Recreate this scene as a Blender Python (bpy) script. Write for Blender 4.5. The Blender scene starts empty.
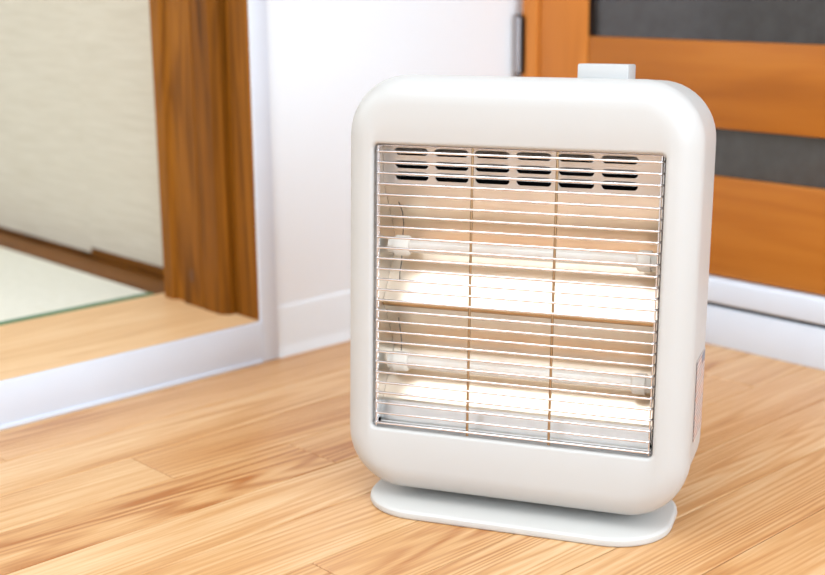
import bpy, bmesh, math, random
from mathutils import Matrix, Vector
random.seed(7)
D = bpy.data
SC = bpy.context.scene
COL = SC.collection

# ------------------------------------------------------------------ camera
CAM_H = 0.503
th, pi_, ro = math.radians(46.732), math.radians(13.642), math.radians(-0.476)
F = Vector((-math.sin(th)*math.cos(pi_), math.cos(th)*math.cos(pi_), -math.sin(pi_)))
R0 = Vector((math.cos(th), math.sin(th), 0)); U0 = R0.cross(F)
RR = R0*math.cos(ro) + U0*math.sin(ro); UU = -R0*math.sin(ro) + U0*math.cos(ro)
cam_d = D.cameras.new('camera'); cam = D.objects.new('camera', cam_d); COL.objects.link(cam)
m = Matrix.Identity(4)
for i in range(3):
    m[i][0], m[i][1], m[i][2] = RR[i], UU[i], -F[i]
m[2][3] = CAM_H
cam.matrix_world = m
cam_d.sensor_width = 36; cam_d.lens = 1299.66*36/825
cam_d.clip_start = 0.05
cam_d.dof.use_dof = True; cam_d.dof.focus_distance = 1.165; cam_d.dof.aperture_fstop = 4.3
SC.camera = cam

# ------------------------------------------------------------------ light and exposure
w = D.worlds.new('world'); SC.world = w; w.use_nodes = True
bg = w.node_tree.nodes['Background']; bg.inputs['Color'].default_value = (0.86, 0.93, 1.0, 1); bg.inputs['Strength'].default_value = 1.0
def area(name, loc, target, sx, sy, power, col):
    l = D.lights.new(name, 'AREA'); l.shape = 'RECTANGLE'; l.size = sx; l.size_y = sy; l.energy = power; l.color = col
    o = D.objects.new(name, l); COL.objects.link(o); o.location = loc
    o.rotation_euler = (Vector(target)-Vector(loc)).to_track_quat('-Z', 'Y').to_euler(); return o
area('ceiling_lamp', (-0.62, -0.35, 2.36), (-0.62, -0.35, 0), 1.4, 1.4, 36, (0.85, 0.94, 1.0))
area('right_fill_light', (1.72, 0.1, 1.3), (0, 0.1, 1.2), 2.0, 1.5, 68, (0.73, 0.87, 1.0))  # added fill from the unseen right side, brightens the left wall
area('tatami_room_area', (-2.7, -0.6, 1.5), (-2.2, 0.9, 0.4), 1.2, 1.2, 18, (0.95, 0.98, 1.0))  # soft area light inside the tatami room, aimed at mat and panels
SC.view_settings.view_transform = 'Standard'; SC.view_settings.look = 'None'
SC.view_settings.gamma = 1; SC.view_settings.use_curve_mapping = False
SC.view_settings.exposure = -0.1

# ------------------------------------------------------------------ materials
def srgb(r, g, b):
    f = lambda c: (c/255/12.92) if c/255 <= 0.04045 else ((c/255+0.055)/1.055)**2.4
    return (f(r), f(g), f(b), 1)
class NT:
    def __init__(s, name):
        s.m = D.materials.new(name); s.m.use_nodes = True; s.t = s.m.node_tree; s.n = s.t.nodes
        s.b = s.n['Principled BSDF']
    def node(s, typ, **kw):
        n = s.n.new(typ)
        for k, v in kw.items():
            if k in n.inputs: n.inputs[k].default_value = v
            else: setattr(n, k, v)
        return n
    def link(s, a, b): s.t.links.new(a, b)
    def math(s, op, a, b=None, clamp=False):
        n = s.n.new('ShaderNodeMath'); n.operation = op; n.use_clamp = clamp
        for i, v in enumerate((a, b)):
            if v is None: continue
            if isinstance(v, (int, float)): n.inputs[i].default_value = v
            else: s.link(v, n.inputs[i])
        return n.outputs[0]
    def ramp(s, fac, stops):
        n = s.n.new('ShaderNodeValToRGB'); e = n.color_ramp.elements
        while len(e) < len(stops): e.new(0.5)
        for x, (p, c) in zip(e, stops): x.position = p; x.color = c
        s.link(fac, n.inputs[0]); return n.outputs[0]
    def mix(s, fac, a, b, blend='MIX'):
        n = s.n.new('ShaderNodeMix'); n.data_type = 'RGBA'; n.blend_type = blend
        for v, i in ((fac, 0), (a, 6), (b, 7)):
            if isinstance(v, (int, float, tuple)): n.inputs[i].default_value = v
            else: s.link(v, n.inputs[i])
        return n.outputs[2]
def plain(name, col, rough=0.5, metal=0.0, spec=0.5, bump=0.0, bscale=300, mottle=0.0, mscale=20):
    k = NT(name); b = k.b
    b.inputs['Base Color'].default_value = col; b.inputs['Roughness'].default_value = rough
    b.inputs['Metallic'].default_value = metal; b.inputs['Specular IOR Level'].default_value = spec
    tc = k.node('ShaderNodeTexCoord')
    if mottle:
        nz = k.node('ShaderNodeTexNoise', Scale=mscale, Detail=4.0); k.link(tc.outputs['Object'], nz.inputs['Vector'])
        d = tuple(c*(1-mottle) for c in col[:3])+(1,)
        k.link(k.ramp(nz.outputs['Fac'], [(0.3, d), (0.7, col)]), b.inputs['Base Color'])
    if bump:
        nz = k.node('ShaderNodeTexNoise', Scale=bscale, Detail=3.0); k.link(tc.outputs['Object'], nz.inputs['Vector'])
        bp = k.node('ShaderNodeBump', Strength=bump, Distance=0.001); k.link(nz.outputs['Fac'], bp.inputs['Height'])
        k.link(bp.outputs[0], b.inputs['Normal'])
    return k.m
def wood(name, dark, mid, light, axis='Y', rough=0.4, figure=(7, 0.9), lines=34, fine=260, contrast=0.5, vary=0.12, spec=0.5, coat=0.0, seeds=True, knots=False):
    """grain runs along `axis`; contour lines of a stretched noise field make the growth-ring figure"""
    k = NT(name); tc = k.node('ShaderNodeTexCoord'); oi = k.node('ShaderNodeObjectInfo')
    sep = k.node('ShaderNodeSeparateXYZ'); k.link(tc.outputs['Object'], sep.inputs[0])
    o = {'X': (1, 0, 2), 'Y': (0, 1, 2), 'Z': (0, 2, 1)}[axis]
    ac, al, th_ = (sep.outputs[i] for i in o)
    rnd = oi.outputs['Random']
    ac2 = k.math('ADD', ac, k.math('MULTIPLY', th_, 0.8))
    def vec(sa, sl, off):
        c = k.node('ShaderNodeCombineXYZ')
        k.link(k.math('MULTIPLY', ac2, sa), c.inputs[0]); k.link(k.math('MULTIPLY', al, sl), c.inputs[1])
        k.link(k.math('MULTIPLY', rnd, off), c.inputs[2]); return c.outputs[0]
    n1 = k.node('ShaderNodeTexNoise', Scale=1.0, Detail=1.2, Roughness=0.35); k.link(vec(figure[0], figure[1], 57.0), n1.inputs['Vector'])
    wob = k.node('ShaderNodeTexNoise', Scale=1.0, Detail=3.0); k.link(vec(60, 6, 31.0), wob.inputs['Vector'])
    ph = k.math('ADD', k.math('MULTIPLY', n1.outputs['Fac'], lines), k.math('MULTIPLY', wob.outputs['Fac'], 0.9))
    ring = k.math('MULTIPLY', k.math('ADD', k.math('SINE', k.math('MULTIPLY', ph, 6.283)), 1.0), 0.5)
    ring = k.math('POWER', ring, 1.6)
    amp = k.node('ShaderNodeTexNoise', Scale=1.0, Detail=1.0); k.link(vec(14, 1.5, 91.0), amp.inputs['Vector'])
    ampv = k.math('MULTIPLY', k.math('SUBTRACT', amp.outputs['Fac'], 0.25, True), 2.0, True)
    ring = k.math('MULTIPLY', ring, ampv)
    st = k.node('ShaderNodeTexNoise', Scale=1.0, Detail=3.0, Roughness=0.6); k.link(vec(fine, fine/28, 13.0), st.inputs['Vector'])
    broad = k.node('ShaderNodeTexNoise', Scale=1.0, Detail=2.0); k.link(vec(22, 1.1, 71.0), broad.inputs['Vector'])
    v = k.math('ADD', k.math('MULTIPLY', ring, contrast), k.math('MULTIPLY', k.math('SUBTRACT', st.outputs['Fac'], 0.5), contrast*1.25))
    v = k.math('ADD', v, k.math('MULTIPLY', k.math('SUBTRACT', broad.outputs['Fac'], 0.5), 0.8))
    if seeds: v = k.math('ADD', v, k.math('MULTIPLY', k.math('SUBTRACT', rnd, 0.5), vary*2))
    v = k.math('ADD', v, 0.36, True)
    c = k.ramp(v, [(0.0, light), (0.45, mid), (1.0, dark)])
    if knots:
        vo = k.node('ShaderNodeTexVoronoi', Scale=1.0); k.link(vec(13, 5, 5.0), vo.inputs['Vector'])
        kf = k.ramp(vo.outputs['Distance'], [(0.0, (1, 1, 1, 1)), (0.13, (0, 0, 0, 1))])
        c = k.mix(kf, c, tuple(x*0.35 for x in dark[:3])+(1,))
    k.link(c, k.b.inputs['Base Color'])
    k.b.inputs['Roughness'].default_value = rough; k.b.inputs['Specular IOR Level'].default_value = spec
    k.b.inputs['Coat Weight'].default_value = coat; k.b.inputs['Coat Roughness'].default_value = 0.25
    bp = k.node('ShaderNodeBump', Strength=0.12, Distance=0.0006); k.link(st.outputs['Fac'], bp.inputs['Height']); k.link(bp.outputs[0], k.b.inputs['Normal'])
    return k.m

M = {}
M['floor'] = wood('oak_floor', srgb(172, 108, 56), srgb(210, 159, 106), srgb(231, 195, 150), 'Y', 0.34, (13, 0.45), 36, 300, 0.6, 0.09)
M['sillwood'] = wood('oak_sill', srgb(196, 144, 92), srgb(224, 180, 130), srgb(240, 206, 164), 'Y', 0.4, (12, 1.0), 20, 300, 0.45, 0.08)
M['jamb'] = wood('cedar_jamb', srgb(62, 33, 4), srgb(126, 74, 14), srgb(164, 102, 26), 'Z', 0.5, (24, 1.2), 10, 260, 0.45, 0.25, spec=0.12)
M['trackwood'] = wood('track_wood', srgb(58, 31, 6), srgb(104, 60, 14), srgb(138, 86, 28), 'X', 0.5, (30, 1.2), 10, 260, 0.4, 0.1, spec=0.15)
M['door'] = wood('door_wood', srgb(148, 80, 18), srgb(178, 104, 32), srgb(198, 124, 46), 'X', 0.4, (10, 1.2), 8, 120, 0.22, 0.10, spec=0.3)
M['doorz'] = wood('door_wood_upright', srgb(172, 98, 34), srgb(204, 124, 50), srgb(222, 146, 70), 'Z', 0.4, (10, 1.2), 8, 120, 0.2, 0.10, spec=0.3)
M['wall'] = plain('white_wallpaper', srgb(241, 244, 247), 0.8, bump=0.25, bscale=220)
M['ceiling'] = plain('ceiling_white', srgb(240, 240, 240), 0.9, bump=0.1, bscale=150)
M['frame'] = plain('white_frame', srgb(222, 228, 238), 0.45, mottle=0.02)
M['base'] = plain('vinyl_baseboard', srgb(240, 244, 247), 0.5, mottle=0.03, mscale=8)
M['gap'] = plain('shadow_gap', srgb(70, 66, 62), 0.8, mottle=0.2)
M['plastic'] = plain('ivory_plastic', srgb(195, 192, 188), 0.42, bump=0.06, bscale=900)
M['plastic_rear'] = plain('ivory_plastic_rear', srgb(197, 194, 190), 0.45, bump=0.06, bscale=900)
M['plate'] = plain('base_plastic', srgb(204, 200, 194), 0.5, bump=0.08, bscale=900)
M['knob'] = plain('knob_plastic', srgb(190, 189, 187), 0.4, mottle=0.02)
M['chrome'] = plain('chrome_wire', srgb(232, 226, 226), 0.16, 1.0, mottle=0.03, mscale=80)
M['refl'] = plain('polished_aluminium', srgb(246, 229, 208), 0.30, 1.0, mottle=0.04, mscale=14)
M['endrefl'] = plain('aluminium_end', srgb(220, 219, 217), 0.3, 1.0, mottle=0.08, mscale=40)
M['vent'] = plain('vent_sheet', srgb(220, 216, 212), 0.34, 0.85, mottle=0.05, mscale=25)
M['rim'] = plain('grey_rim_steel', srgb(178, 176, 174), 0.45, 0.3, mottle=0.08, mscale=60)
M['upright'] = plain('brown_reflection_wire', srgb(178, 150, 116), 0.3, 1.0, mottle=0.1, mscale=80)  # brown reflection of surrounding woodwork put into the wire's base colour
M['lip'] = plain('floor_reflection_lip', srgb(196, 160, 118), 0.35, 1.0, mottle=0.1, mscale=60)  # brown reflection of the floor put into the lip's metal colour
M['knotwood'] = plain('knot_wood', srgb(104, 60, 16), 0.6, mottle=0.3, mscale=300)
M['dark'] = plain('dark_interior', srgb(26, 22, 28), 0.8, mottle=0.2)
M['lead'] = plain('black_lead', srgb(38, 36, 38), 0.5, mottle=0.2)
M['ceramic'] = plain('ceramic_cap', srgb(240, 234, 224), 0.45, mottle=0.03, mscale=60)
M['hinge'] = plain('steel_hinge', srgb(178, 178, 184), 0.3, 1.0, mottle=0.1)
M['bronze'] = plain('hinge_dark', srgb(60, 44, 34), 0.4, 0.6, mottle=0.2)
k = NT('frosted_quartz'); k.b.inputs['Base Color'].default_value = srgb(246, 240, 236); k.b.inputs['Roughness'].default_value = 0.22
k.b.inputs['Transmission Weight'].default_value = 0.25; k.b.inputs['Coat Weight'].default_value = 0.6
tc = k.node('ShaderNodeTexCoord'); nz = k.node('ShaderNodeTexNoise', Scale=30.0); k.link(tc.outputs['Object'], nz.inputs['Vector'])
k.link(k.ramp(nz.outputs['Fac'], [(0.3, srgb(246, 234, 220)), (0.7, srgb(252, 246, 238))]), k.b.inputs['Base Color']); M['quartz'] = k.m
# woven fusuma paper: fine horizontal streaks
k = NT('woven_paper'); tc = k.node('ShaderNodeTexCoord'); mp = k.node('ShaderNodeMapping'); mp.inputs['Scale'].default_value = (9, 9, 150)
nz = k.node('ShaderNodeTexNoise', Scale=1.0, Detail=5.0, Roughness=0.65); k.link(tc.outputs['Object'], mp.inputs[0]); k.link(mp.outputs[0], nz.inputs['Vector'])
k.link(k.ramp(nz.outputs['Fac'], [(0.25, srgb(194, 183, 163)), (0.75, srgb(213, 204, 187))]), k.b.inputs['Base Color']); k.b.inputs['Roughness'].default_value = 0.85
bp = k.node('ShaderNodeBump', Strength=0.15, Distance=0.001); k.link(nz.outputs['Fac'], bp.inputs['Height']); k.link(bp.outputs[0], k.b.inputs['Normal']); M['paper'] = k.m
# tatami weave: ribs along the length
k = NT('tatami_weave'); tc = k.node('ShaderNodeTexCoord'); wv = k.node('ShaderNodeTexWave', Scale=38.0, Distortion=0.8, Detail=2.0); wv.bands_direction = 'X'
k.link(tc.outputs['Object'], wv.inputs['Vector']); nz = k.node('ShaderNodeTexNoise', Scale=60.0, Detail=3.0); k.link(tc.outputs['Object'], nz.inputs['Vector'])
f_ = k.math('ADD', k.math('MULTIPLY', wv.outputs['Fac'], 0.5), k.math('MULTIPLY', nz.outputs['Fac'], 0.5))
k.link(k.ramp(f_, [(0.2, srgb(214, 211, 194)), (0.8, srgb(234, 230, 217))]), k.b.inputs['Base Color']); k.b.inputs['Roughness'].default_value = 0.7
bp = k.node('ShaderNodeBump', Strength=0.3, Distance=0.001); k.link(wv.outputs['Fac'], bp.inputs['Height']); k.link(bp.outputs[0], k.b.inputs['Normal']); M['tatami'] = k.m
M['heri'] = plain('tatami_border_cloth', srgb(78, 124, 88), 0.8, bump=0.2, bscale=600, mottle=0.1)
# dark patterned door glass
k = NT('dark_glass'); b = k.b; tc = k.node('ShaderNodeTexCoord')
nz = k.node('ShaderNodeTexNoise', Scale=38.0, Detail=4.0, Roughness=0.6); k.link(tc.outputs['Object'], nz.inputs['Vector'])
k.link(k.ramp(nz.outputs['Fac'], [(0.25, srgb(58, 54, 52)), (0.75, srgb(72, 69, 68))]), b.inputs['Base Color'])
b.inputs['Roughness'].default_value = 0.22; b.inputs['Coat Weight'].default_value = 0.3
bp = k.node('ShaderNodeBump', Strength=0.12, Distance=0.002); k.link(nz.outputs['Fac'], bp.inputs['Height']); k.link(bp.outputs[0], b.inputs['Normal']); M['glass'] = k.m
# printed sticker: rows of tiny coloured type
k = NT('printed_sticker'); tc = k.node('ShaderNodeTexCoord'); mp = k.node('ShaderNodeMapping'); mp.inputs['Rotation'].default_value = (0, math.radians(0), 0)
sp = k.node('ShaderNodeSeparateXYZ'); k.link(tc.outputs['Object'], sp.inputs[0]); cb = k.node('ShaderNodeCombineXYZ')
k.link(sp.outputs[1], cb.inputs[0]); k.link(sp.outputs[2], cb.inputs[1])
br = k.node('ShaderNodeTexBrick', Scale=1.0); br.inputs['Color1'].default_value = srgb(168, 104, 78); br.inputs['Color2'].default_value = srgb(112, 106, 118)
br.inputs['Mortar'].default_value = srgb(236, 226, 220); br.inputs['Brick Width'].default_value = 0.013; br.inputs['Row Height'].default_value = 0.0042; br.inputs['Mortar Size'].default_value = 0.0008
k.link(cb.outputs[0], br.inputs['Vector']); k.link(br.outputs['Color'], k.b.inputs['Base Color']); k.b.inputs['Roughness'].default_value = 0.4; M['sticker'] = k.m
M['stickerhead'] = plain('sticker_header_print', srgb(120, 128, 146), 0.4, mottle=0.2, mscale=200)

# ------------------------------------------------------------------ mesh helpers
def finish(name, bm, mat, parent=None, smooth=None, loc=None):
    bmesh.ops.recalc_face_normals(bm, faces=bm.faces)
    if smooth is not None:
        for f in bm.faces: f.smooth = True
        for e in bm.edges:
            if len(e.link_faces) == 2 and e.calc_face_angle(0) > math.radians(smooth): e.smooth = False
    me = D.meshes.new(name); bm.to_mesh(me); bm.free(); me.materials.append(M[mat] if isinstance(mat, str) else mat)
    o = D.objects.new(name, me); COL.objects.link(o)
    if parent: o.parent = parent
    if loc: o.location = loc
    return o
def bbox(bm, x0, x1, y0, y1, z0, z1, bev=0.0, seg=2):
    vs = [bm.verts.new((x, y, z)) for x in (x0, x1) for y in (y0, y1) for z in (z0, z1)]
    q = [(0, 1, 3, 2), (4, 6, 7, 5), (0, 4, 5, 1), (2, 3, 7, 6), (0, 2, 6, 4), (1, 5, 7, 3)]
    fs = [bm.faces.new([vs[i] for i in f]) for f in q]
    if bev:
        es = list({e for f in fs for e in f.edges})
        bmesh.ops.bevel(bm, geom=es, offset=bev, segments=seg, profile=0.5, affect='EDGES')
def box(name, x0, x1, y0, y1, z0, z1, mat, parent=None, bev=0.0, seg=2):
    """box whose origin is its own centre"""
    cx, cy, cz = (x0+x1)/2, (y0+y1)/2, (z0+z1)/2
    bm = bmesh.new(); bbox(bm, x0-cx, x1-cx, y0-cy, y1-cy, z0-cz, z1-cz, bev, seg)
    o = finish(name, bm, mat, parent, 40 if bev else None)
    o.location = (cx, cy, cz)
    return o
def struct(o): o['kind'] = 'structure'; return o
def tube(bm, pts, r, n=8, cap=True):
    pts = [Vector(p) for p in pts]; rings = []
    for i, p in enumerate(pts):
        t = (pts[min(i+1, len(pts)-1)]-pts[max(i-1, 0)]).normalized()
        ref = Vector((0, 0, 1)) if abs(t.z) < 0.9 else Vector((1, 0, 0))
        a = t.cross(ref).normalized(); b = t.cross(a)
        rings.append([bm.verts.new(p+a*r*math.cos(2*math.pi*k/n)+b*r*math.sin(2*math.pi*k/n)) for k in range(n)])
    for A, B in zip(rings, rings[1:]):
        for k in range(n): bm.faces.new((A[k], A[(k+1) % n], B[(k+1) % n], B[k]))
    if cap: bm.faces.new(rings[0]); bm.faces.new(rings[-1])
def rrect(hw, hh, r, k=10):
    """rounded rectangle outline, 4*(k+1) points, counter-clockwise"""
    out = []
    for (sx, sy, a0) in ((1, 1, 0), (-1, 1, 90), (-1, -1, 180), (1, -1, 270)):
        for i in range(k+1):
            a = math.radians(a0+90*i/k)
            out.append((sx*(hw-r)+r*math.cos(a), sy*(hh-r)+r*math.sin(a)))
    return out
def loft(bm, rings, close_first=False, close_last=False):
    V = [[bm.verts.new(p) for p in ring] for ring in rings]
    n = len(V[0])
    for A, B in zip(V, V[1:]):
        for i in range(n): bm.faces.new((A[i], A[(i+1) % n], B[(i+1) % n], B[i]))
    if close_first: bm.faces.new(V[0])
    if close_last: bm.faces.new(V[-1])
def extrude_profile(bm, prof, z0, z1):
    a = [bm.verts.new((x, y, z0)) for x, y in prof]; b = [bm.verts.new((x, y, z1)) for x, y in prof]
    n = len(prof)
    for i in range(n): bm.faces.new((a[i], a[(i+1) % n], b[(i+1) % n], b[i]))
    bm.faces.new(a); bm.faces.new(b)

# ------------------------------------------------------------------ the room
XL, YB = -1.343, 1.482          # face of the doorway frame, face of the door riser
XR, YF, ZC = 1.75, -1.75, 2.40
STEP = 0.0553
floor = struct(box('floor', XL-0.02, XR, YF, YB+0.02, -0.05, -0.0125, 'gap'))
# planks run along Y, 84 mm wide; each plank a piece of its own
PW, PL, X0 = 0.0838, 0.909, -1.163
seam = {-3: 0.40, -2: 0.577, -1: 0.46, 0: 0.678, 1: 0.825, 2: 0.40, 3: 0.45, 4: 0.655, 5: 0.50, 6: 0.56, 7: 0.70}
pm = {}
kx = -3
while X0+kx*PW < XR:
    xa, xb = max(X0+kx*PW, XL-0.005), min(X0+(kx+1)*PW, XR)
    s = seam.get(kx, random.uniform(0.1, 0.8))
    y = s - PL*4
    while y < YB:
        ya, yb = max(y, YF), min(y+PL, YB+0.004)
        if yb-ya > 0.01:
            g = 0.0006
            key = (round(xb-xa, 4), round(yb-ya, 4))
            if key in pm:
                o = D.objects.new('plank', pm[key]); COL.objects.link(o)
            else:
                bm = bmesh.new(); hx, hy = (xb-xa)/2-g, (yb-ya)/2-g
                b0 = 0.0006
                loft(bm, [[(sx*hx, sy*hy, -0.012) for sx, sy in ((1, 1), (-1, 1), (-1, -1), (1, -1))],
                          [(sx*hx, sy*hy, -b0) for sx, sy in ((1, 1), (-1, 1), (-1, -1), (1, -1))],
                          [(sx*(hx-b0), sy*(hy-b0), 0) for sx, sy in ((1, 1), (-1, 1), (-1, -1), (1, -1))]], True, True)
                o = finish('plank', bm, 'floor'); pm[key] = o.data
            o.parent = floor; o.matrix_parent_inverse = floor.matrix_basis.inverted()
            o.location = ((xa+xb)/2, (ya+yb)/2, 0)
        y += PL
    kx += 1
struct(box('ceiling', -3.4, XR+0.1, YF-0.1, 1.7, ZC, ZC+0.08, 'ceiling'))
# left wall: white paper to the right of the doorway, lintel above, return on the near side
bm = bmesh.new()
bbox(bm, XL-0.12, XL-0.009, 1.0605, YB+0.12, 0, ZC); bbox(bm, XL-0.0135, XL-0.009, 1.0172, 1.0605, 0, ZC)
bbox(bm, XL-0.12, XL-0.009, -0.75, 1.008, 1.95, ZC)
bbox(bm, XL-0.12, XL-0.009, YF, -0.75, 0, ZC)
struct(finish('wall_left', bm, 'wall'))
# back wall above and beside the door
bm = bmesh.new()
bbox(bm, XL-0.009, XR, YB+0.02, YB+0.12, 2.06, ZC)
bbox(bm, -0.42, XR, YB+0.02, YB+0.12, 0, 2.06)
struct(finish('wall_back', bm, 'wall'))
struct(box('wall_front', XL-0.12, XR+0.1, YF-0.1, YF, 0, ZC, 'wall'))
bm = bmesh.new()   # wall on the right of the camera; wide opening added to let light in
bbox(bm, XR, XR+0.1, YF, -0.95, 0, ZC); bbox(bm, XR, XR+0.1, 1.15, YB+0.02, 0, ZC)
bbox(bm, XR, XR+0.1, -0.95, 1.15, 0, 0.5); bbox(bm, XR, XR+0.1, -0.95, 1.15, 2.1, ZC)
struct(finish('wall_right', bm, 'wall'))

# vinyl baseboard on the left wall: flat with a flared foot
bm = bmesh.new()
prof = [(-0.009, 0.0), (0.000, 0.0), (-0.0005, 0.003), (-0.004, 0.010), (-0.0055, 0.018), (-0.006, 0.064), (-0.0075, 0.069), (-0.009, 0.070)]
a = [bm.verts.new((XL+x, 1.0172, z)) for x, z in prof]; b = [bm.verts.new((XL+x, YB, z)) for x, z in prof]
for i in range(len(prof)): bm.faces.new((a[i], a[(i+1) % len(prof)], b[(i+1) % len(prof)], b[i]))
bm.faces.new(a); bm.faces.new(b)
struct(finish('baseboard_left', bm, 'base', smooth=50))

# doorway trim: white upright + white riser of the raised floor with a slim foot bead
struct(box('trim_1', XL-0.006, XL, 0.990, 1.017, 0.0, 1.99, 'frame', bev=0.002))
riser = struct(box('trim_2', XL-0.007, XL, -0.75, 0.990, 0.0, STEP+0.0002, 'frame', bev=0.001))
bm = bmesh.new(); bbox(bm, -0.001, 0.0025, -1.15, 0.589, 0, 0.0050, 0.0010)
bead = finish('foot_bead', bm, 'frame', riser, 40); bead.matrix_parent_inverse = riser.matrix_basis.inverted(); bead.location = (XL, 0.40, 0)
# raised sill of oak boards behind the riser
sill = struct(box('trim_3', -1.578, XL-0.0075, -0.75, 1.03, 0.0, STEP-0.004, 'gap'))
xs = [XL-0.0075, -1.458, -1.5765]
for i in range(2):
    o = box('sill_board', xs[i+1]+0.0003, xs[i]-0.0003, -0.75, 1.03, STEP-0.004, STEP, 'sillwood', sill, 0.0005, 1)
    o.matrix_parent_inverse = sill.matrix_basis.inverted()
# cedar post of the doorway: stop strip, post with a slim groove, rear strip
jp = struct(box('trim_4', -1.5555, XL-0.014, 1.006, 1.06, STEP, 1.95, 'jamb'))
def jpart(name, prof):
    bm = bmesh.new()
    cx = sum(p[0] for p in prof)/len(prof); cy = sum(p[1] for p in prof)/len(prof)
    extrude_profile(bm, [(x-cx, y-cy) for x, y in prof], STEP-1.0, 1.95-1.0)
    o = finish(name, bm, 'jamb', jp); o.matrix_parent_inverse = jp.matrix_basis.inverted(); o.location = (cx, cy, 1.0); return o
jpart('stop_strip', [(XL-0.0065, 1.0055), (-1.404, 1.0055), (-1.404, 0.995), (-1.402, 0.993), (XL-0.0065, 0.993)])
jpart('post', [(-1.4045, 1.0055), (-1.4545, 1.0055), (-1.4545, 0.977), (-1.453, 0.9755), (-1.416, 0.9755), (-1.4045, 0.984)])
jpart('post', [(-1.4575, 1.0055), (-1.505, 1.0055), (-1.505, 0.979), (-1.5035, 0.977), (-1.459, 0.977), (-1.4575, 0.9785)])
jpart('rear_strip', [(-1.5055, 1.0055), (-1.555, 1.0055), (-1.555, 0.9785), (-1.5535, 0.977), (-1.533, 0.977), (-1.528, 0.983), (-1.5055, 0.983)])
bm = bmesh.new()
loft(bm, [[(0.005*f*math.cos(2*math.pi*q/14), y, 0.010*f*math.sin(2*math.pi*q/14)) for q in range(14)] for f, y in ((1.0, 0.0008), (1.0, 0.0), (0.6, -0.0004))], True, True)
kn = finish('wood_knot', bm, 'knotwood', jp); kn.matrix_parent_inverse = jp.matrix_basis.inverted(); kn.location = (-1.482, 0.9768, 0.098)

# --- tatami room: mat, track, two sliding panels, walls that close the room
bm = bmesh.new(); bbox(bm, -0.9, -0.0, -0.93, 0.0, 0, 0.05, 0.003)
root = D.objects.new('tatami_mat', None); COL.objects.link(root); root.location = (-1.586, 0.976, 0.0055)
finish('woven_face', bm, 'tatami', root, 40)
bm = bmesh.new(); bbox(bm, -0.9, 0.0, -0.9, 0.0, 0, 0.0505)
for f in list(bm.faces): bm.faces.remove(f)
bm.free(); bm = bmesh.new(); bbox(bm, -0.006, 0.0088, -0.93, 0.0, 0, 0.0508, 0.002)
finish('border_cloth', bm, 'heri', root, 40)
root['label'] = 'pale green woven tatami mat with green cloth edge beyond the doorway'; root['category'] = 'mat'
bm = bmesh.new(); bbox(bm, -3.3, -1.5785, -1.75, 0.9755, -0.05, 0.005); bbox(bm, -3.3, -1.5785, 0.9755, 1.12, -0.05, 0.005)
bbox(bm, -3.3, -2.4885, -1.75, 0.9755, 0.005, 0.0555); bbox(bm, -2.4885, -1.5785, -1.75, 0.044, 0.005, 0.0555)
struct(finish('floor_tatami_room', bm, 'tatami'))
tr = struct(box('trim_5', -3.3, -1.5775, 0.9765, 1.12, 0.006, STEP-0.006, 'trackwood'))
for (ya, yb) in ((0.9765, 1.024), (1.0785, 1.12)):
    o = box('track_rail', -3.3, -1.5775, ya, yb, STEP-0.006, STEP, 'trackwood', tr, 0.001, 1); o.matrix_parent_inverse = tr.matrix_basis.inverted()
def fusuma(name, x0, x1, y0, y1, zb):
    o = struct(box(name, x0, x1, y0, y1, zb, 1.92, 'paper'))
    r = box('bottom_rail', x0, x1, y0+0.001, y1-0.001, STEP-0.004, zb-0.0005, 'trackwood', o); r.matrix_parent_inverse = o.matrix_basis.inverted()
    return o
fusuma('door_2', -3.295, -1.893, 1.0535, 1.074, STEP+0.002)
fusuma('door_3', -1.8928, -1.450, 1.0535, 1.074, STEP+0.011)
bm = bmesh.new(); bbox(bm, -3.3, XL-0.121, 1.12, 1.22, 0, ZC); bbox(bm, -3.3, XL-0.121, 0.98, 1.12, 1.93, ZC)
struct(finish('wall_tatami_back', bm, 'wall'))
struct(box('wall_tatami_left', -3.4, -3.3, -1.75, 1.22, 0, ZC, 'wall'))
struct(box('wall_tatami_front', -3.3, XL-0.121, -1.85, -1.75, 0, ZC, 'wall'))

# --- wooden door with dark glass, white threshold and riser
riser_b = struct(box('trim_6', XL-0.006, -0.42, YB, YB+0.05, 0.0, 0.0535, 'frame', bev=0.001))
struct(box('trim_7', XL-0.006, -0.42, YB+0.008, YB+0.05, 0.0538, 0.0590, 'gap'))
thr = struct(box('trim_8', XL-0.006, -0.42, YB-0.002, YB+0.06, 0.0592, 0.0935, 'frame', bev=0.004, seg=3))
DY = YB+0.006
struct(box('trim_9', XL+0.010, -1.3015, DY-0.004, DY+0.045, 0.0937, 2.06, 'doorz', bev=0.003))
struct(box('trim_10', -0.475, -0.42, DY-0.004, DY+0.045, 0.0937, 2.06, 'doorz', bev=0.003))
door = D.objects.new('door_1', None); COL.objects.link(door); door.location = (-1.30, DY, 0.095); struct(door)
def dpart(name, x0, x1, y0, y1, z0, z1, mat, bev=0.0):
    o = box(name, x0, x1, y0, y1, z0, z1, mat, door, bev); o.matrix_parent_inverse = door.matrix_basis.inverted(); return o
dpart('stile', -1.3005, -1.2105, DY, DY+0.036, 0.095, 2.05, 'doorz', 0.003)
dpart('stile', -0.566, -0.476, DY, DY+0.036, 0.095, 2.05, 'doorz', 0.003)
rails = [(0.095, 0.231), (0.296, 0.411), (0.79, 0.90), (1.28, 1.39), (1.90, 2.05)]
for z0, z1 in rails: dpart('rail', -1.2100, -0.5665, DY+0.002, DY+0.034, z0, z1, 'door', 0.003)
for (a0, b0), (a1, b1) in zip(rails, rails[1:]):
    g = dpart('glass_pane', -1.2100, -0.5665, DY+0.014, DY+0.019, b0, a1, 'glass')
    dpart('glazing_bead', -1.2102, -1.2080, DY+0.0035, DY+0.0139, b0+0.0005, a1-0.0005, 'bronze')
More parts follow.
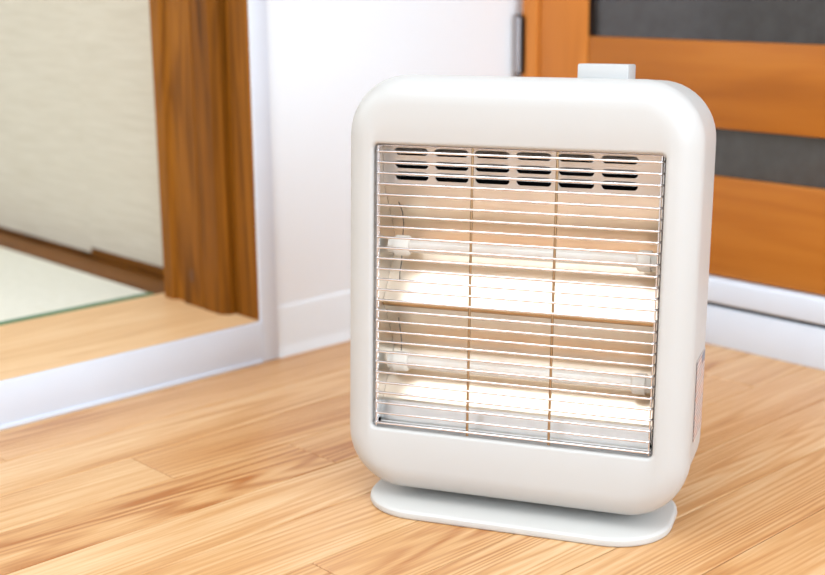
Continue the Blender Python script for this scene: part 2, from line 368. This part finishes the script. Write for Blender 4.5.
# hinge on the frame edge near the corner
hb = D.objects.new('door_hinge', None); COL.objects.link(hb); hb.parent = door; hb.matrix_parent_inverse = door.matrix_basis.inverted(); hb.location = (-1.337, DY-0.004, 0.395)
bm = bmesh.new(); tube(bm, [(0, -0.002, -0.042), (0, -0.002, 0.042)], 0.0045, 12); finish('hinge_barrel', bm, 'hinge', hb, 50)
for zz in (-0.0435, 0.0435):
    bm = bmesh.new(); tube(bm, [(0, -0.002, zz-0.002), (0, -0.002, zz+0.002)], 0.0058, 12); finish('hinge_cap', bm, 'bronze', hb, 50)
bm = bmesh.new(); bbox(bm, 0.004, 0.0125, 0.0, 0.003, -0.042, 0.042); finish('hinge_leaf', bm, 'bronze', hb)

# ------------------------------------------------------------------ the heater
YAW, TILT = math.radians(26.892), math.radians(3.389)
n_ = Vector((math.sin(YAW), -math.cos(YAW), 0)); c_ = Vector((-0.76859, 0.84414, 0.21683))
root = D.objects.new('space_heater', None); COL.objects.link(root)
PC = 0.041
root.location = (c_.x-n_.x*PC+0.002*math.cos(YAW), c_.y-n_.y*PC+0.002*math.sin(YAW), 0); root.rotation_euler = (0, 0, YAW)
root['label'] = 'ivory plastic electric quartz heater with chrome wire guard standing on the oak floor'; root['category'] = 'heater'
BODY = Matrix.Translation((-0.002, -PC, c_.z)) @ Matrix.Rotation(-TILT, 4, 'X')
def body(name, bm, mat, smooth=None, parent=None):
    o = finish(name, bm, mat, parent or root, smooth)
    if parent is None: o.matrix_local = BODY
    return o
HW, HH, CR, ZO = 0.1640, 0.1975, 0.056, -0.0014
def ring(inset, d, k=12):
    return [(x, d, z+ZO) for x, z in rrect(HW-inset, HH-inset, max(CR-inset, 0.004), k)]
OW, OH, OZ = 0.1340, 0.1352, -0.0013
def oring(grow, d, k=12, r=0.005):
    return [(x, d, z+OZ) for x, z in rrect(OW+grow, OH+grow, r+grow, k)]
# front shell: rounded outer edge, flat face, framed opening with a return
FR = 0.026
rings = [ring(0.0, 0.036), ring(0.0, 0.030)]
for i in range(0, 9):
    a = math.radians(90*i/8); rings.append(ring(FR*(1-math.cos(a)), FR*(1-math.sin(a))))
rings += [oring(0.0030, 0.0), oring(0.0012, 0.0006), oring(0.0, 0.0022), oring(0.0, 0.0045), oring(0.0020, 0.0045)]
bm = bmesh.new(); loft(bm, rings); body('front_shell', bm, 'plastic', 40)
bm = bmesh.new(); loft(bm, [oring(0.0019, 0.0046), oring(0.0004, 0.0046), oring(0.0004, 0.0184), oring(0.0019, 0.0184)]); body('opening_rim', bm, 'rim', 40)
# rear shell
rings = [ring(0.003, 0.034), ring(0.0012, 0.0365), ring(0.0012, 0.040)]
BD, BR = 0.137, 0.022
for i in range(0, 7):
    a = math.radians(90*i/6); rings.append(ring(0.0022+BR*(1-math.cos(a)), BD-BR+BR*math.sin(a)))
bm = bmesh.new(); loft(bm, rings, False, True); body('rear_shell', bm, 'plastic_rear', 40)
# knob on top
bm = bmesh.new(); bbox(bm, 0.0480, 0.0935, 0.030, 0.066, 0.190, 0.2086, 0.0016); body('control_knob', bm, 'knob', 40)
# sticker on the right-hand side
bm = bmesh.new(); bbox(bm, -0.00015, 0.00015, -0.031, 0.031, -0.038, 0.038)
st = body('rating_label', bm, 'sticker'); st.matrix_local = BODY @ Matrix.Translation((HW-0.0011, 0.080, -0.094)) @ Matrix.Rotation(math.radians(0.76), 4, 'Z')
bm = bmesh.new(); bbox(bm, 0.00016, 0.0003, 0.006, 0.029, 0.029, 0.0375); finish('label_header', bm, 'stickerhead', st)
# base plate with a short neck
bm = bmesh.new()
pr = lambda ins, z: [(x, y, z) for x, y in rrect(0.1475-ins, 0.070-ins, 0.056-ins, 12)]
loft(bm, [pr(0.002, 0.0), pr(0.0006, 0.0012), pr(0.0, 0.003), pr(0.0006, 0.0062), pr(0.0022, 0.0078), pr(0.004, 0.0083)], True, True)
finish('base_plate', bm, 'plate', root, 30)
bm = bmesh.new()
loft(bm, [[(x, y+0.030, z) for x, y in rrect(0.06-i, 0.026-i, 0.022-i, 8)] for z, i in ((0.0078, 0.0), (0.012, 0.004), (0.021, 0.004))], True, True)
finish('neck', bm, 'plate', root, 40)

# --- inside: dark liner, vent sheet with louvres, twin trough reflector, ends
bm = bmesh.new(); loft(bm, [[(x, d, z+OZ) for x, z in rrect(OW+0.002, OH+0.002, 0.005, 3)] for d in (0.0185, 0.095)], False, True)
body('inner_liner', bm, 'dark')
RL, RX = -0.1338, 0.1275
def sheet(bm, prof, x0, x1, t=0.0008):
    a = [bm.verts.new((x0, d, z)) for d, z in prof]; b = [bm.verts.new((x1, d, z)) for d, z in prof]
    for i in range(len(prof)-1): bm.faces.new((a[i], a[i+1], b[i+1], b[i]))
    bmesh.ops.recalc_face_normals(bm, faces=bm.faces)
    bmesh.ops.solidify(bm, geom=list(bm.faces), thickness=t)
# vent sheet with slot holes: strips between the holes
VD0, VD1, VZ0, VZ1 = 0.027, 0.031, 0.1325, 0.0938      # depth at top and at bottom
vd = lambda z: VD0+(VZ0-z)/(VZ0-VZ1)*(VD1-VD0)
pitch, sw = 0.0391, 0.0325
cols = [-0.1220+i*pitch for i in range(6)]            # left edge of each slot
rows = [(0.1252, 0.1220), (0.1132, 0.1096), (0.1028, 0.0985)]
bm = bmesh.new()
xs = [RL]+[v for c0 in cols for v in (c0, c0+sw)]+[RX]
zs = [VZ0]+[v for r0 in rows for v in r0]+[VZ1]
grid = {}
def gv(i, j):
    if (i, j) not in grid: grid[(i, j)] = bm.verts.new((xs[i], vd(zs[j]), zs[j]))
    return grid[(i, j)]
for i in range(len(xs)-1):
    for j in range(len(zs)-1):
        if i % 2 == 1 and j % 2 == 1: continue
        bm.faces.new((gv(i, j), gv(i+1, j), gv(i+1, j+1), gv(i, j+1)))
bmesh.ops.recalc_face_normals(bm, faces=bm.faces)
bmesh.ops.solidify(bm, geom=list(bm.faces), thickness=0.0008)
vent = body('vent_sheet', bm, 'vent')
# louvre: pressed hood over the top of each slot, rounded lower corners beneath
def louvre_mesh(h):
    bm = bmesh.new(); hw = sw/2+0.0012; K = 6
    prev = None
    V = []
    for i in range(13):
        x = -hw+2*hw*i/12; e = min(1.0, (hw-abs(x))/0.006); s = math.sqrt(max(0.0, 1-(1-e)**2))
        V.append([bm.verts.new((x, -0.0035*s*math.sin(math.pi/2*j/K)-0.0003, (1-j/K)*0.0045*(0.35+0.65*s))) for j in range(K+1)])
    for A, B in zip(V, V[1:]):
        for j in range(K): bm.faces.new((A[j], B[j], B[j+1], A[j+1]))
    bmesh.ops.solidify(bm, geom=list(bm.faces), thickness=0.0004)
    for s in (-1, 1):   # fillets in the lower corners of the hole
        q = [(s*sw/2, -h), (s*(sw/2-0.0030), -h), (s*(sw/2-0.0017), -h+0.0005), (s*(sw/2-0.0006), -h+0.0016), (s*sw/2, -h+0.0030)]
        a = [bm.verts.new((x, 0.0, z)) for x, z in q]; b = [bm.verts.new((x, 0.0008, z)) for x, z in q]
        bm.faces.new(a); bm.faces.new(b)
        for i in range(5): bm.faces.new((a[i], a[(i+1) % 5], b[(i+1) % 5], b[i]))
    return bm
for (z1, z0) in rows:
    me = None
    for c0 in cols:
        if me is None: o = finish('vent_louvre', louvre_mesh(z1-z0), 'vent', vent, 40); me = o.data
        else: o = D.objects.new('vent_louvre', me); COL.objects.link(o); o.parent = vent
        o.location = (c0+sw/2, vd(z1), z1)
# twin trough reflector
def trough(zt, zb, d0, d1, N=10):
    """curved upper half, rounded back, straight lower facet"""
    zc = (zt+zb)/2; h = (zt-zb)/2; out = []
    for i in range(N+1):
        t = 1-i/N; out.append((d1-(d1-d0)*t**1.25, zc+h*t))
    kk = (d1-d0)/h/(1-0.5*0.3)                     # slope of the straight facet after a parabolic start up to t = 0.3
    for i in range(1, N+1):
        t = i/N
        q = kk*t*t/0.6 if t < 0.3 else kk*(0.15+(t-0.3))
        out.append((d1-h*q, zc-h*t))
    return out
TZ = [0.0934, -0.0190, -0.1325]
bm = bmesh.new(); sheet(bm, trough(TZ[0], TZ[1], 0.0312, 0.0625), RL, RX); rf = body('reflector', bm, 'refl', 50)
bm = bmesh.new(); sheet(bm, trough(TZ[1]-0.003, -0.1150, 0.0325, 0.0610), RL, RX); body('reflector', bm, 'refl', 50)
bm = bmesh.new(); sheet(bm, [(0.0322, -0.1152), (0.0290, -0.1165), (0.0255, -0.1352)], RL, RX); body('lower_sheet', bm, 'endrefl')
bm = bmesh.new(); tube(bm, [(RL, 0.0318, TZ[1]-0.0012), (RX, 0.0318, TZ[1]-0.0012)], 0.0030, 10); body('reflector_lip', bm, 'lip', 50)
bm = bmesh.new(); bbox(bm, RL-0.0012, RL-0.0002, 0.0188, 0.076, -0.1325, 0.1325); body('end_plate', bm, 'endrefl')
bm = bmesh.new(); bbox(bm, RX+0.0002, RX+0.0012, 0.030, 0.076, -0.1325, 0.1325); body('end_plate', bm, 'endrefl')
bm = bmesh.new(); bbox(bm, -0.1315, 0.1315, 0.0190, 0.0325, -0.1366, -0.1358, 0.0); tube(bm, [(-0.131, 0.019, -0.1345), (0.131, 0.019, -0.1345)], 0.0014, 8); body('bottom_tray', bm, 'endrefl')
# quartz tubes with ceramic end caps
for z in (0.0350, -0.0785):
    bm = bmesh.new(); tube(bm, [(-0.112, 0, 0), (0.109, 0, 0)], 0.0064, 20)
    t = body('quartz_tube', bm, 'quartz', 50); t.matrix_local = BODY @ Matrix.Translation((0, 0.038, z))
    for xa, xb in ((-0.1300, -0.1095), (0.1075, 0.1260)):
        bm = bmesh.new(); mid = (xa+xb)/2; s = 1 if xa < 0 else -1
        hl = (xb-xa)/2
        R_ = [(-hl, 0.0075), (-hl*0.35, 0.0080), (-hl*0.35, 0.0098), (hl*0.75, 0.0098), (hl*0.9, 0.0092), (hl, 0.0080)]
        loft(bm, [[(mid+s*x, r*math.cos(2*math.pi*q/24), r*math.sin(2*math.pi*q/24)) for q in range(24)] for x, r in R_], True, True)
        finish('end_cap', bm, 'ceramic', t, 40)
# black leads by the left caps
def lead(pts):
    bm = bmesh.new(); tube(bm, pts, 0.00042, 6); body('lead_wire', bm, 'lead', 60)
lead([(-0.1235, 0.042, 0.076), (-0.1200, 0.044, 0.066), (-0.1185, 0.043, 0.056), (-0.1180, 0.040, 0.0448)])
lead([(-0.1190, 0.040, 0.0252), (-0.1195, 0.041, 0.018), (-0.1215, 0.042, 0.008), (-0.1225, 0.044, -0.002)])
lead([(-0.1215, 0.040, -0.036), (-0.1205, 0.042, -0.048), (-0.119, 0.042, -0.058), (-0.1185, 0.040, -0.0687)])

# --- wire guard: end uprights carry 27 cross wires and two uprights
bm = bmesh.new(); WR = 0.00115
tube(bm, [(-0.1322, 0.0125, 0.1318), (-0.1322, 0.0125, -0.1348), (0.1322, 0.0125, -0.1348), (0.1322, 0.0125, 0.1318), (-0.1322, 0.0125, 0.1318)], 0.0009, 8)
guard = body('wire_guard', bm, 'chrome', 60)
for x in (-0.1322, 0.1322):
    bm = bmesh.new(); tube(bm, [(0, 0.0045, -0.1348), (0, 0.0045, 0.1318)], 0.0009, 8)
    o = finish('end_upright', bm, 'chrome', guard, 60); o.location = (x*0.985, 0, 0)
def wire_mesh():
    bm = bmesh.new()
    tube(bm, [(-0.1322, 0.0128, 0), (-0.1320, 0.0060, 0), (-0.1306, 0.0028, 0), (-0.1275, 0.0017, 0), (-0.06, 0.0017, 0), (0, 0.0017, 0), (0.06, 0.0017, 0),
              (0.1275, 0.0017, 0), (0.1306, 0.0028, 0), (0.1320, 0.0060, 0), (0.1322, 0.0128, 0)], WR, 8)
    return bm
w0 = finish('cross_wire', wire_mesh(), 'chrome', guard, 60); w0.location = (0, 0, 0.1268)
for i in range(1, 27):
    o = D.objects.new('cross_wire', w0.data); COL.objects.link(o); o.parent = guard; o.location = (0, 0, 0.1268-0.2583*i/26)
for x in (-0.0390, 0.0390):
    bm = bmesh.new(); tube(bm, [(0, 0.0038, -0.1352), (0, 0.0038, 0.1325)], 0.0013, 8)
    o = finish('upright_wire', bm, 'upright', guard, 60); o.location = (x, 0, 0)
